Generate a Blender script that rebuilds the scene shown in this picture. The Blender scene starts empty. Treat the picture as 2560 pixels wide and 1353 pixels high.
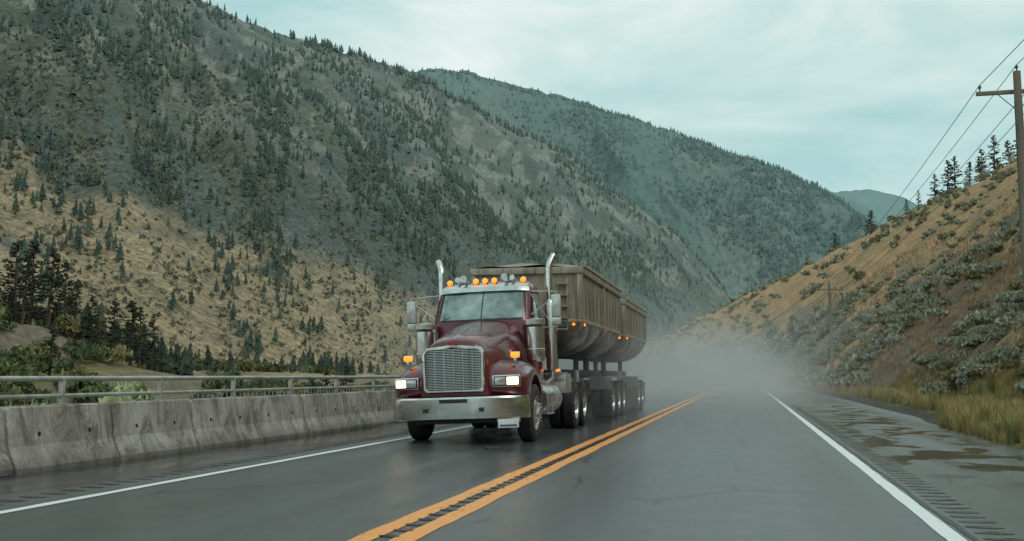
import bpy, bmesh, math, random
import numpy as np
from mathutils import Vector, Matrix
random.seed(7); rng=np.random.default_rng(7)
S=bpy.context.scene
COL=S.collection
R=math.radians

# ------------------------------------------------------------------ noise
_P=np.random.default_rng(3).permutation(256); _V=np.random.default_rng(4).random(256)
def vn(x,y,seed=0):
    x=np.asarray(x,float)+seed*17.3; y=np.asarray(y,float)+seed*7.7
    xi=np.floor(x).astype(int); yi=np.floor(y).astype(int)
    fx=x-xi; fy=y-yi; fx=fx*fx*(3-2*fx); fy=fy*fy*(3-2*fy)
    h=lambda a,b:_V[_P[(_P[a&255]+b)&255]]
    return (h(xi,yi)*(1-fx)+h(xi+1,yi)*fx)*(1-fy)+(h(xi,yi+1)*(1-fx)+h(xi+1,yi+1)*fx)*fy
def fbm(x,y,o=4,seed=0):
    s=0;a=.5;n=0
    for i in range(o):
        s=s+a*vn(x*2**i,y*2**i,seed+i); n+=a; a*=.5
    return s/n
def ridged(x,y,o=4,seed=0):
    s=0;a=.5;n=0
    for i in range(o):
        s=s+a*(1-np.abs(2*vn(x*2**i,y*2**i,seed+i)-1)); n+=a; a*=.5
    return s/n
def sst(a,b,x):
    t=np.clip((x-a)/(b-a),0,1); return t*t*(3-2*t)
def lerp(a,b,t): return a+(b-a)*t

# ------------------------------------------------------------------ mesh helpers
def np_mesh(name,V,F,mat=None,smooth=True,attrs=None,colors=None):
    V=np.asarray(V,np.float32); F=np.asarray(F,np.int32); k=F.shape[1]
    me=bpy.data.meshes.new(name)
    me.vertices.add(len(V)); me.vertices.foreach_set('co',V.ravel())
    me.loops.add(F.size); me.loops.foreach_set('vertex_index',F.ravel())
    me.polygons.add(len(F)); me.polygons.foreach_set('loop_start',np.arange(0,F.size,k,dtype=np.int32))
    me.update(calc_edges=True); me.validate()
    me.polygons.foreach_set('use_smooth',np.full(len(me.polygons),smooth))
    if attrs:
        for n,a in attrs.items():
            at=me.attributes.new(n,'FLOAT','POINT'); at.data.foreach_set('value',np.asarray(a,np.float32))
    if colors is not None:
        at=me.color_attributes.new('Col','FLOAT_COLOR','POINT')
        c=np.ones((len(V),4),np.float32); c[:,:3]=colors; at.data.foreach_set('color',c.ravel())
    if mat: me.materials.append(mat)
    return me
def add(name,me,parent=None):
    o=bpy.data.objects.new(name,me); COL.objects.link(o)
    if parent: o.parent=parent
    return o
def grid_faces(nr,nc):
    i=np.arange(nr-1)[:,None]*nc+np.arange(nc-1)[None]
    return np.stack([i,i+1,i+nc+1,i+nc],-1).reshape(-1,4)
def pymesh(name,verts,faces,mat,parent=None,smooth=False,bev=0,seg=2,autos=None):
    me=bpy.data.meshes.new(name); me.from_pydata([tuple(v) for v in verts],[],faces); me.update()
    bm=bmesh.new(); bm.from_mesh(me)
    bmesh.ops.recalc_face_normals(bm,faces=bm.faces)
    if bev>0:
        bmesh.ops.bevel(bm,geom=[e for e in bm.edges if e.calc_face_angle(0)>.4],offset=bev,segments=seg,affect='EDGES',profile=.6)
    bm.to_mesh(me); bm.free()
    for p in me.polygons: p.use_smooth=smooth or bev>0
    if (smooth or bev>0):
        try: me.set_sharp_from_angle(angle=R(autos or 40))
        except Exception: pass
    me.materials.append(mat)
    return add(name,me,parent)
def box(name,c,s,mat,parent=None,bev=.01,rot=(0,0,0)):
    x,y,z=s[0]/2,s[1]/2,s[2]/2
    v=[(a*x,b*y,d*z) for a in(-1,1) for b in(-1,1) for d in(-1,1)]
    f=[(0,1,3,2),(4,6,7,5),(0,4,5,1),(2,3,7,6),(0,2,6,4),(1,5,7,3)]
    o=pymesh(name,v,f,mat,parent,bev=min(bev,min(x,y,z)*.6)); o.location=c; o.rotation_euler=rot
    return o
def tube(name,pts,r,mat,parent=None,seg=12,caps=True):
    pts=[Vector(p) for p in pts]; rr=r if isinstance(r,(list,tuple)) else [r]*len(pts)
    V=[];F=[]
    ref=None
    for i,p in enumerate(pts):
        d=(pts[min(i+1,len(pts)-1)]-pts[max(i-1,0)]).normalized()
        if ref is None:
            ref=Vector((1,0,0)) if abs(d.x)<.9 else Vector((0,0,1))
        u=(ref-d*ref.dot(d)).normalized(); w=d.cross(u); ref=u
        for k in range(seg):
            a=2*math.pi*k/seg; V.append(p+(u*math.cos(a)+w*math.sin(a))*rr[i])
    for i in range(len(pts)-1):
        for k in range(seg):
            a=i*seg+k;b=i*seg+(k+1)%seg; F.append((a,b,b+seg,a+seg))
    if caps:
        F.append(tuple(range(seg))); F.append(tuple(range((len(pts)-1)*seg,len(pts)*seg)))
    return pymesh(name,V,F,mat,parent,smooth=True)
def lathe_x(name,prof,mat,parent,loc,seg=36):
    V=[];F=[]
    n=len(prof)
    for k in range(seg):
        a=2*math.pi*k/seg
        for (x,r) in prof: V.append((x,r*math.cos(a),r*math.sin(a)))
    for k in range(seg):
        for i in range(n-1):
            a=k*n+i;b=((k+1)%seg)*n+i; F.append((a,a+1,b+1,b))
    o=pymesh(name,V,F,mat,parent,smooth=True,autos=35); o.location=loc; return o
def loft(name,secs,mat,parent,close=True,cap=True,smooth=True,autos=35):
    n=len(secs[0]); V=[p for s in secs for p in s]; F=[]
    for i in range(len(secs)-1):
        for k in range(n if close else n-1):
            a=i*n+k;b=i*n+(k+1)%n; F.append((a,b,b+n,a+n))
    if cap:
        F.append(tuple(range(n))); F.append(tuple(range((len(secs)-1)*n,len(secs)*n)))
    return pymesh(name,V,F,mat,parent,smooth=smooth,autos=autos)
def empty(name,loc=(0,0,0),parent=None,rot=(0,0,0)):
    o=bpy.data.objects.new(name,None); COL.objects.link(o); o.location=loc; o.rotation_euler=rot
    if parent:o.parent=parent
    return o

# ------------------------------------------------------------------ materials
class NT:
    def __init__(s,name):
        s.m=bpy.data.materials.new(name); s.m.use_nodes=True; s.t=s.m.node_tree; s.n=s.t.nodes; s.l=s.t.links
        s.b=s.n['Principled BSDF']; s.out=s.n['Material Output']
    def new(s,t,**k):
        x=s.n.new(t)
        for a,v in k.items():
            if a in('ins',):
                for i,q in v.items():
                    if isinstance(q,bpy.types.NodeSocket): s.l.new(q,x.inputs[i])
                    else: x.inputs[i].default_value=q
            else: setattr(x,a,v)
        return x
    def noise(s,vec,scale,det=4,rough=.6,dist=0):
        return s.new('ShaderNodeTexNoise',ins={'Vector':vec,'Scale':scale,'Detail':det,'Roughness':rough,'Distortion':dist}).outputs['Fac']
    def mapping(s,vec,sc=(1,1,1),rot=(0,0,0)):
        return s.new('ShaderNodeMapping',ins={'Vector':vec,'Scale':sc,'Rotation':rot}).outputs[0]
    def ramp(s,f,a,b,c0=0.,c1=1.):
        return s.new('ShaderNodeMapRange',ins={'Value':f,'From Min':a,'From Max':b,'To Min':c0,'To Max':c1}).outputs[0]
    def mix(s,f,a,b,bt='MIX'):
        x=s.n.new('ShaderNodeMix'); x.data_type='RGBA'; x.blend_type=bt
        for i,q in ((0,f),(6,a),(7,b)):
            if isinstance(q,bpy.types.NodeSocket): s.l.new(q,x.inputs[i])
            else: x.inputs[i].default_value=(q if i==0 else (*q,1) if len(q)==3 else q)
        return x.outputs[2]
    def math(s,op,a,b=0.,clamp=False):
        x=s.n.new('ShaderNodeMath'); x.operation=op; x.use_clamp=clamp
        for i,q in ((0,a),(1,b)):
            if isinstance(q,bpy.types.NodeSocket): s.l.new(q,x.inputs[i])
            else: x.inputs[i].default_value=q
        return x.outputs[0]
    def pos(s): return s.new('ShaderNodeNewGeometry').outputs['Position']
    def obj(s): return s.new('ShaderNodeTexCoord').outputs['Object']
    def set(s,k,v):
        if isinstance(v,bpy.types.NodeSocket): s.l.new(v,s.b.inputs[k])
        else: s.b.inputs[k].default_value=v
    def bump(s,h,st,d=.02):
        x=s.new('ShaderNodeBump',ins={'Height':h,'Strength':st,'Distance':d}); s.l.new(x.outputs[0],s.b.inputs['Normal'])
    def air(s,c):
        # haze painted into base colour, growing with distance from the origin (world position only)
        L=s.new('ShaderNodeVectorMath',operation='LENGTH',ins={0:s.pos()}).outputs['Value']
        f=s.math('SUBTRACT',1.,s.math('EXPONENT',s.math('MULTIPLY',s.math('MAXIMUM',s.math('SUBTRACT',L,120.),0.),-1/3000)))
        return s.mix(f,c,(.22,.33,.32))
def M(name,c1,c2=None,scale=4,rough=.5,metal=0,bump=0,lo=.4,hi=.65,sc=(1,1,1),world=False,r2=None,coat=0,spec=None,bd=.01):
    t=NT(name); v=t.pos() if world else t.obj()
    v=t.mapping(v,sc)
    n=t.noise(v,scale,6,.65)
    f=t.ramp(n,lo,hi)
    if c2: t.set('Base Color',t.mix(f,c1,c2))
    else: t.set('Base Color',(*c1,1))
    if r2 is not None: t.set('Roughness',t.ramp(n,lo,hi,rough,r2))
    else: t.set('Roughness',rough)
    t.set('Metallic',metal)
    if coat: t.set('Coat Weight',coat); t.set('Coat Roughness',.05)
    if spec is not None: t.set('Specular IOR Level',spec)
    if bump: t.bump(t.noise(v,scale*8,4),bump,bd)
    return t.m
def emis(name,c,e,base=None):
    t=NT(name); t.set('Base Color',(*(base or c),1)); t.set('Emission Color',(*c,1)); t.set('Emission Strength',e); t.set('Roughness',.2)
    return t.m
def dirty_panel(name,c1,c2,streak,rough):
    t=NT(name); p=t.obj()
    n=t.noise(p,1.2,6,.7); s1=t.noise(t.mapping(p,(3,3,.25)),2.2,6,.7); f=t.noise(p,14,4,.7)
    c=t.mix(t.ramp(n,.38,.64),c1,c2)
    c=t.mix(t.math('MULTIPLY',t.ramp(s1,.46,.64),.8),c,streak)
    c=t.mix(1.,c,t.mix(t.ramp(f,.3,.7),(.82,.82,.82),(1.14,1.14,1.14)),'MULTIPLY')
    t.set('Base Color',c); t.set('Roughness',rough); t.set('Metallic',.12); t.bump(t.math('ADD',n,f),.2,.01); return t.m

m_red=M('truck_paint',(.125,.010,.020),(.09,.012,.019),2,.25,.15,0,coat=.8,r2=.38)
m_chrome=M('chrome',(.72,.74,.74),(.50,.49,.46),5,.16,1,0,r2=.34)
m_alu=M('aluminium',(.60,.60,.58),(.40,.39,.36),6,.3,.9,.1,r2=.5)
m_black=M('black_parts',(.015,.015,.016),(.035,.033,.03),5,.55)
m_rubber=M('tyre_rubber',(.018,.018,.019),(.04,.038,.035),3,.6,r2=.8)
m_glass=M('windshield_glass',(.06,.11,.11),(.30,.42,.41),1.8,.04,0,0,spec=1.0,coat=1)  # opaque; pale teal in the base colour stands in for reflected sky
m_amber=emis('amber_lamp',(1,.22,.018),1.9)
m_amber_off=emis('amber_lens',(.6,.10,.01),.25)
m_head=emis('headlamp_lit',(1,.72,.38),3.6,(1,1,1))
m_lens=M('headlamp_lens',(.55,.58,.58),None,5,.08,.6)
m_body=dirty_panel('trailer_panel',(.36,.30,.225),(.23,.19,.145),(.10,.083,.063),.5)
m_tub=M('trailer_tub',(.30,.30,.285),(.12,.115,.10),1.6,.3,.65,.1,r2=.5)
m_rail=dirty_panel('trailer_rail',(.44,.39,.31),(.28,.24,.18),(.13,.11,.085),.5)
m_tarp=M('tarp',(.33,.28,.21),(.20,.17,.13),3,.6,0,.3)
m_plate=M('plate_white',(.75,.76,.76),(.5,.5,.5),8,.4)
m_blue=M('plate_blue',(.05,.08,.25),None,8,.4)
m_grey=M('lettering_grey',(.05,.05,.05),None,5,.5)

# ------------------------------------------------------------------ layout functions
def shift(Y):
    Y=np.asarray(Y,float)
    return (np.clip(Y,75,250)-75)**2/1500+.2333*(np.clip(Y,250,520)-250)
def roadz(Y):
    Y=np.asarray(Y,float); a=np.clip(Y-90,0,80)
    return -a*a/6000-.0267*(np.clip(Y,170,330)-170)
def height(X,Y):
    X=np.asarray(X,float);Y=np.asarray(Y,float)
    sh=shift(Y); rz=roadz(Y)
    z=rz-.07+0*X
    # right verge and hill
    e=X-(4.35+1.35*sst(25,32,Y)*(1-sst(45,70,Y)) -sh)
    verge=sst(-.15,.5,e)*(.09+.10*(fbm(X*1.3,Y*1.3,3,5)-.5))
    d=X-(7.2-sh)+2.2*(fbm(X*.1,Y*.05,3,9)-.5)
    C=np.interp(Y,[-50,60,250,300,350,450,520,580],[40,46,53,51,46,38,24,0])
    r=np.clip(d,0,None)*.9
    r=np.where(d<2.5,r*np.clip(d/2.5,0,1)**.5,r)
    h=r/(1+(r/np.maximum(C,.01))**4)**.25
    h=h+np.clip(d/8,0,1)*((fbm(X*.06,Y*.06,3,2)-.5)*3.2+(ridged(X*.25,Y*.10,3,11)-.5)*1.3+(fbm(X*1.1,Y*1.1,2,12)-.5)*.45)*np.clip(C/20,0,1)
    z=z+verge+h
    # left bank / valley
    dl=(-9.25-sh)-X
    n=(fbm(X*.02,Y*.02,4,21)-.5)
    dn=dl+30*n*np.clip(dl/60,0,1)
    zl=np.interp(dn,[0,1,14,58,66,80,88,140,210,700,1300],[0,-.4,-6.5,-7.5,-3.0,-2.3,1.6,2.6,5,16,22])
    zl=zl+np.clip(dl/20,0,1)*(fbm(X*.08,Y*.08,3,22)-.5)*1.5
    zl=zl+6.5*np.exp(-((X+100)**2+(Y-118)**2)/(2*24**2))
    z=np.where(dl>0,rz*np.exp(-np.clip(dl,0,None)/40)+zl-.07,z)
    return z

# ------------------------------------------------------------------ ground
def ground_mat():
    t=NT('ground_soil'); p=t.pos()
    c=t.new('ShaderNodeVertexColor',layer_name='Col').outputs[0]
    n1=t.noise(p,.9,6,.72); n2=t.noise(p,7,4,.7)
    st=t.new('ShaderNodeTexVoronoi',ins={'Vector':p,'Scale':3.2}).outputs['Distance']
    c=t.mix(1.,c,t.mix(t.ramp(n1,.3,.7),(.55,.55,.55),(1.45,1.42,1.35)),'MULTIPLY')
    c=t.mix(1.,c,t.mix(t.ramp(n2,.35,.65),(.55,.55,.57),(1.4,1.4,1.35)),'MULTIPLY')
    c=t.mix(t.math('MULTIPLY',t.ramp(st,.16,.08),.3),c,(.30,.28,.25))
    t.set('Base Color',c); t.set('Roughness',.95); t.set('Specular IOR Level',.15)
    t.bump(t.math('ADD',n1,n2),1.,.14)
    return t.m
gx=25*np.sinh(np.linspace(-4.5,3.6,560)); gy=30*np.sinh(np.linspace(-2.0,4.7,560))
X,Y=np.meshgrid(gx,gy); Z=height(X,Y)
sh=shift(Y); d=X-(7.2-sh)+2.2*(fbm(X*.1,Y*.05,3,9)-.5); dl=(-9.25-sh)-X
def C3(c,s): return np.ones(s+(3,))*np.array(c)
def cm(A,B,f): return A+(B-A)*f[...,None]
sp=X.shape
tan=C3((.43,.285,.17),sp); soil=C3((.19,.14,.105),sp); scree=C3((.26,.255,.24),sp)
col=cm(soil,tan,sst(.34,.52,fbm(X*.10+Y*.02,Y*.04,4,31)+.025*np.clip(d-9,-6,12)))
col=cm(col,C3((.29,.245,.135),sp),.6*sst(.5,.68,fbm(X*.07,Y*.05,4,33)))
bd=np.abs(d-(14.5-(Y-98)*.22)-2*(fbm(X*.2,Y*.2,2,3)-.5))
col=cm(col,scree,(1-sst(1.8,3.8,bd))*sst(35,55,Y)*(1-sst(130,150,Y)))
col=cm(col,scree*.8,sst(.54,.64,fbm(X*.16,Y*.06,4,37))*sst(2,5,d)*(1-sst(14,22,d)))
verge=cm(C3((.30,.24,.12),sp),C3((.15,.16,.06),sp),sst(.4,.6,fbm(X*.5,Y*.3,3,35)))
col=cm(verge,col,sst(-.5,2.0,d+1.2*(fbm(X*.6,Y*.6,2,8)-.5)))
grav=(1-sst(5.6,6.5,X+sh))*sst(25,31,Y)
col=cm(col,C3((.085,.08,.072),sp),grav)
lc=cm(C3((.12,.125,.06),sp),C3((.33,.25,.15),sp),sst(.40,.54,fbm(X*.02,Y*.02,4,41)+.16*sst(80,120,dl)))
lc=cm(lc,C3((.17,.185,.07),sp),np.exp(-((X+90)**2+(Y-105)**2)/(2*22**2))*.8)
# eroded banks show bare earth where steep
gz=np.hypot(np.gradient(Z,axis=1)/np.gradient(X,axis=1),np.gradient(Z,axis=0)/np.gradient(Y,axis=0))
lc=cm(lc,C3((.20,.17,.13),sp),sst(.22,.4,gz)*sst(40,60,dl))
col=np.where((dl>0)[...,None],lc,col)
me=np_mesh('ground',np.stack([X,Y,Z],-1).reshape(-1,3),grid_faces(*sp),ground_mat(),True,colors=col.reshape(-1,3))
add('ground',me)
pl=np_mesh('valley_floor',[(-12000,-6000,-11),(12000,-6000,-11),(12000,12000,-11),(-12000,12000,-11)],[(0,1,2,3)],M('valley_soil',(.15,.13,.08),(.08,.09,.05),.02,.9,world=True))
add('valley_floor',pl)

# ------------------------------------------------------------------ road
def asphalt():
    t=NT('wet_asphalt'); p=t.pos()
    xyz=t.new('ShaderNodeSeparateXYZ',ins={0:p}); x,y=xyz.outputs[0],xyz.outputs[1]
    st=t.mapping(p,(1,.08,1)); big=t.noise(st,1.3,5,.6); fine=t.noise(p,60,3,.7); mid=t.noise(p,2.2,6,.65)
    gr=t.new('ShaderNodeTexVoronoi',ins={'Vector':p,'Scale':95.}).outputs['Distance']
    c=t.mix(t.ramp(big,.35,.65),(.046,.053,.055),(.074,.081,.083))
    c=t.mix(t.ramp(fine,.35,.7),c,(.13,.135,.135))
    c=t.mix(t.math('MULTIPLY',t.ramp(mid,.45,.62),.35),c,(.038,.042,.044))
    # tar cracks
    wv=t.mix(.12,p,t.new('ShaderNodeTexNoise',ins={'Vector':p,'Scale':1.5}).outputs['Color'],'ADD')
    cr=t.new('ShaderNodeTexVoronoi',feature='DISTANCE_TO_EDGE',ins={'Vector':t.mapping(wv,(.34,.16,1)),'Scale':1.}).outputs['Distance']
    crf=t.math('MULTIPLY',t.ramp(cr,.004,.009,1,0),t.ramp(t.noise(p,.35,2),.5,.56))
    c=t.mix(crf,c,(.012,.012,.013))
    # puddles on shoulders
    a=t.math('MULTIPLY',t.ramp(x,1.75,2.1),t.ramp(x,3.5,4.3,1,0))
    b=t.math('MULTIPLY',t.ramp(y,11,15),t.ramp(y,60,80,1,0))
    pr=t.math('MULTIPLY',t.math('MULTIPLY',a,b),t.ramp(t.noise(t.mapping(p,(1,.7,1)),1.1,4,.55,.5),.49,.54))
    al=t.math('MULTIPLY',t.math('MULTIPLY',t.ramp(x,-6.75,-7.2),t.ramp(x,-8.9,-8.6)),t.ramp(t.noise(t.mapping(p,(1,.3,1)),.8,3),.42,.55))
    pud=t.math('MAXIMUM',pr,al)
    pud=t.math('MINIMUM',pud,1.)
    c=t.mix(pud,c,(.030,.028,.024))
    t.set('Base Color',c)
    trk=t.ramp(t.noise(t.mapping(p,(1.1,.02,1)),1.,2),.35,.65,.08,.24)
    rg=t.math('ADD',trk,t.ramp(mid,.3,.7,-.03,.05))
    rr=t.new('ShaderNodeMix'); t.l.new(pud,rr.inputs[0]); t.l.new(rg,rr.inputs[2]); rr.inputs[3].default_value=.04
    t.set('Roughness',rr.outputs[0])
    t.set('Specular IOR Level',1.0)
    bs=t.new('ShaderNodeBump',ins={'Height':gr,'Distance':.006,'Strength':t.ramp(pud,0,1,.30,.03)}); t.l.new(bs.outputs[0],t.b.inputs['Normal'])
    return t.m
def strip(x0,x1,z,ys,wob=0,seed=0):
    ys=np.asarray(ys,float); xs=np.linspace(x0,x1,2) if x1-x0<1 else np.linspace(x0,x1,14)
    XX,YY=np.meshgrid(xs,ys)
    ZZ=roadz(YY)+z
    W=XX-shift(YY)
    if wob:
        W[:,0]+=wob*(vn(ys*3,ys*0+1,seed)-.5)*2; W[:,-1]+=wob*(vn(ys*3,ys*0+9,seed)-.5)*2
    return np.stack([W,YY,ZZ],-1).reshape(-1,3),grid_faces(*XX.shape)
ys=np.concatenate([np.arange(-40,120,1.),np.arange(120,560,3.)])
V,F=strip(-9.2,4.35,0,ys)
m=(V[:,0]+shift(V[:,1])>4.3); V[m,0]+=.22*(fbm(V[m,1]*.6,V[m,1]*0,3,3)-.5)+.4*sst(24,32,V[m,1])
add('road',np_mesh('road',V,F,asphalt()))
def paint(name,c,wear,dirt):
    t=NT(name); p=t.pos()
    n=t.noise(t.mapping(p,(1,.5,1)),9,6,.75); n2=t.noise(p,45,3,.7)
    f=t.math('MAXIMUM',t.ramp(n,wear,wear+.06),t.math('MULTIPLY',t.ramp(n2,.58,.68),.7))
    t.set('Base Color',t.mix(f,c,dirt)); t.set('Roughness',.4); t.bump(n2,.3,.004); return t.m
m_yel=paint('yellow_paint',(.90,.36,.08),.58,(.16,.10,.05)); m_wht=paint('white_paint',(.78,.80,.80),.62,(.16,.17,.17))
ysf=np.concatenate([np.arange(-10,50,.25),np.arange(50,300,2.)])
vs=[];fs=[];o=0
for a,b in((-2.86,-2.68),(-2.56,-2.38)):
    V,F=strip(a,b,.004,ysf,.014,int(a*10)%7); vs.append(V);fs.append(F+o);o+=len(V)
add('yellow_centre_line',np_mesh('yl',np.concatenate(vs),np.concatenate(fs),m_yel))
V,F=strip(-6.46,-6.33,.004,ysf,.006); add('white_edge_line',np_mesh('wl',V,F,m_wht))
V,F=strip(1.40,1.54,.004,ysf,.006); add('white_edge_line',np_mesh('wr',V,F,m_wht))
m_dark=M('tar_seal',(.012,.012,.012),(.03,.03,.03),8,.2,world=True)
V,F=strip(1.575,1.62,.004,ysf,.02,3); add('tar_seam',np_mesh('seam',V,F,m_dark))
# milled rumble strips: each a short dished groove
def rumble(name,x0,x1,y0,y1,step,w,z_=.004):
    vs=[];fs=[];o=0
    for y in np.arange(y0,y1,step):
        j=random.uniform(-.01,.01)
        n=7; P=[]
        for i in range(n):
            t=i/(n-1); ww=w*math.sin(math.pi*(.12+.76*t))
            x=x0+(x1-x0)*t+j; s=float(shift(y)); z=float(roadz(y))+z_
            P+= [(x-s,y-ww/2,z),(x-s,y+ww/2,z)]
        vs.append(np.array(P)); fs.append(np.array([(2*i,2*i+2,2*i+3,2*i+1) for i in range(n-1)])+o); o+=len(P)
    return add(name,np_mesh(name,np.concatenate(vs),np.concatenate(fs),m_groove))
m_groove=M('wet_groove',(.016,.016,.016),(.045,.042,.038),6,.12,world=True,r2=.4)
rumble('rumble_strip',1.67,1.96,3,70,.30,.13)
rumble('rumble_strip',-2.70,-2.54,3,60,.30,.10,.008)
rumble('rumble_strip',-7.05,-6.75,3,60,.30,.12)

# ------------------------------------------------------------------ barrier + railing
def concrete():
    t=NT('weathered_concrete'); p=t.pos()
    n=t.noise(t.mapping(p,(1,1,.6)),1.7,8,.7,.5); n2=t.noise(t.mapping(p,(1,1.3,.7)),2.0,7,.75,.8); f=t.noise(p,30,4,.7)
    dr=t.noise(t.mapping(p,(1,5,.3)),2.2,5,.7)
    z=t.new('ShaderNodeSeparateXYZ',ins={0:p}).outputs[2]
    c=t.mix(t.ramp(n,.38,.66),(.42,.40,.355),(.22,.20,.17))
    c=t.mix(t.math('MULTIPLY',t.ramp(n2,.50,.60),.75),c,(.10,.088,.07))
    c=t.mix(t.math('MULTIPLY',t.ramp(n2,.42,.33),.6),c,(.54,.52,.47))
    c=t.mix(t.math('MULTIPLY',t.ramp(dr,.54,.66),.55),c,(.11,.10,.085))
    c=t.mix(t.math('MULTIPLY',t.ramp(z,.22,.0),.7),c,(.08,.077,.068))
    c=t.mix(1.,c,t.mix(t.ramp(f,.3,.7),(.78,.78,.78),(1.15,1.15,1.15)),'MULTIPLY')
    t.set('Base Color',c); t.set('Roughness',.8); t.bump(t.math('ADD',n,f),.5,.02); return t.m
m_con=concrete()
prof=[(0,0),(0,.07),(-.13,.33),(-.20,.80),(-.215,.815),(-.385,.815),(-.40,.80),(-.47,.33),(-.60,.07),(-.60,0)]
n=len(prof)
L=2.1; y=14.72-L*9
bm=bmesh.new()
hole=[]
while y<100:
    s=float(shift(y)); z0=float(roadz(y))
    jx=random.uniform(-.015,.015); jz=random.uniform(-.008,.008)
    rings=[]
    for (yy,ins) in((y+.022,.05),(y+.07,0),(y+L*.5,0),(y+L-.07,0),(y+L-.022,.05)):
        rings.append([bm.verts.new((-8.6-s+jx+(px+.3)*(1-ins*2)-.3,yy,z0+jz+pz*(1-ins))) for px,pz in prof])
    for i in range(4):
        for k in range(n-1): bm.faces.new((rings[i][k],rings[i][k+1],rings[i+1][k+1],rings[i+1][k]))
    bm.faces.new(rings[0]); bm.faces.new(rings[-1][::-1])
    hole.append((-8.6-s+jx,y+.55,z0)); hole.append((-8.6-s+jx,y+L-.55,z0))
    y+=L
bmesh.ops.recalc_face_normals(bm,faces=bm.faces)
me=bpy.data.meshes.new('concrete_barrier'); bm.to_mesh(me); bm.free(); me.materials.append(m_con)
bar=add('concrete_barrier',me)
for i,(hx,hy,hz) in enumerate(hole[4:40]):
    zz=.46; xx=-.13-.07*(zz-.33)/.47
    lathe_x('lifting_socket_%d'%i,[(.004,0),(.004,.03),(-.01,.036)],m_black,bar,(hx+xx,hy,hz+zz),10)
rail=empty('bridge_railing')
m_rl=M('galvanised_rail',(.46,.47,.43),(.30,.30,.27),4,.45,.4,world=True)
yy=np.arange(2,96,2.)
for nm,z,r in(('top_rail',1.155,.038),('lower_rail',.93,.028)):
    tube(nm,[(-8.92-float(shift(y)),y,z+float(roadz(y))) for y in yy],r,m_rl,rail,10)
y=11.7-2.3*4;i=0
while y<95:
    s=float(shift(y)); z=float(roadz(y)); i+=1
    box('post_%d'%i,(-8.92-s,y,z+.975),(.07,.055,.33),m_rl,rail,.006)
    box('foot_%d'%i,(-8.92-s,y,z+.823),(.13,.15,.012),m_rl,rail,.002)
    y+=2.3
bm=bmesh.new()
for y in np.arange(14.8,60,.16):
    m4=Matrix.Translation((-8.92,y,.872))@Matrix.Diagonal((.012,.012,.10,1)); bmesh.ops.create_cube(bm,size=1,matrix=m4)
me=bpy.data.meshes.new('pickets'); bm.to_mesh(me); bm.free(); me.materials.append(m_rl); add('pickets',me,rail)

# ------------------------------------------------------------------ vegetation templates
def t_conifer(seed,layers=5,seg=5,w=.2):
    r=np.random.default_rng(seed); V=[];F=[]
    for k in range(3): a=k*2.1; V.append((.018*math.cos(a),.018*math.sin(a),0))
    V.append((0,0,.9)); F+=[(0,1,3),(1,2,3),(2,0,3)]
    for l in range(layers):
        f=l/layers; z0=.13+.78*f*1.0; z1=min(1.0,z0+.36-.1*f); rad=w*(1-f)**.8*(.75+.5*r.random())+.015
        b=len(V); cx,cy=r.normal(0,.02,2); V.append((cx*.5,cy*.5,z1))
        n=seg*2
        for k in range(n):
            a=2*math.pi*(k+r.random()*.5)/n; q=rad*((1.15 if k%2 else .42)+.5*(r.random()-.5))
            V.append((cx+q*math.cos(a),cy+q*math.sin(a),z0+(.0 if k%2 else .06)+.06*(r.random()-.5)))
        for k in range(n): F.append((b,b+1+k,b+1+(k+1)%n))
    return np.array(V),np.array(F)
def t_bush(seed,n,sz,flat=.62,core=True):
    r=np.random.default_rng(seed); V=[];F=[]
    nl=5; cen=[(r.normal(0,.2),r.normal(0,.2),.22+.18*r.random(),.2+.13*r.random()) for _ in range(nl)]
    for i in range(n):
        c=cen[r.integers(nl)]; v=r.normal(size=3); v/=np.linalg.norm(v); v[2]=abs(v[2])*1.0-.25
        q=c[3]*(.75+.3*r.random()); p=np.array([c[0]+v[0]*q*1.25,c[1]+v[1]*q*1.25,max(.02,(c[2]+v[2]*q)*flat*1.6)])
        a=r.normal(size=3); a/=np.linalg.norm(a); a[2]=abs(a[2])+.5; b_=np.cross(a,r.normal(size=3)); b_/=np.linalg.norm(b_)
        s=sz*(.6+.8*r.random()); k=len(V)
        V+=[p-b_*s*.6,p+b_*s*.6,p+a*s]; F.append((k,k+1,k+2))
        V+=[p-a*s*.5+b_*s*.3]; F.append((k,k+3,k+1))
    return np.array(V),np.array(F)
def t_grass(seed,n=26):
    r=np.random.default_rng(seed); V=[];F=[]
    for i in range(n):
        a=r.random()*6.28; q=r.random()*.16; p=np.array([q*math.cos(a),q*math.sin(a),0]); l=.6+.6*r.random()
        ln=np.array([math.cos(a),math.sin(a),0])*(.1+.35*r.random()); w=np.array([-math.sin(a+r.random()),math.cos(a),0])*.014
        m=p+ln*.35+np.array([0,0,l*.6]); t=p+ln+np.array([0,0,l]); k=len(V)
        V+=[p-w,p+w,m-w*.8,m+w*.8,t]; F+=[(k,k+1,k+3),(k,k+3,k+2),(k+2,k+3,k+4)]
    return np.array(V),np.array(F)
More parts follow.
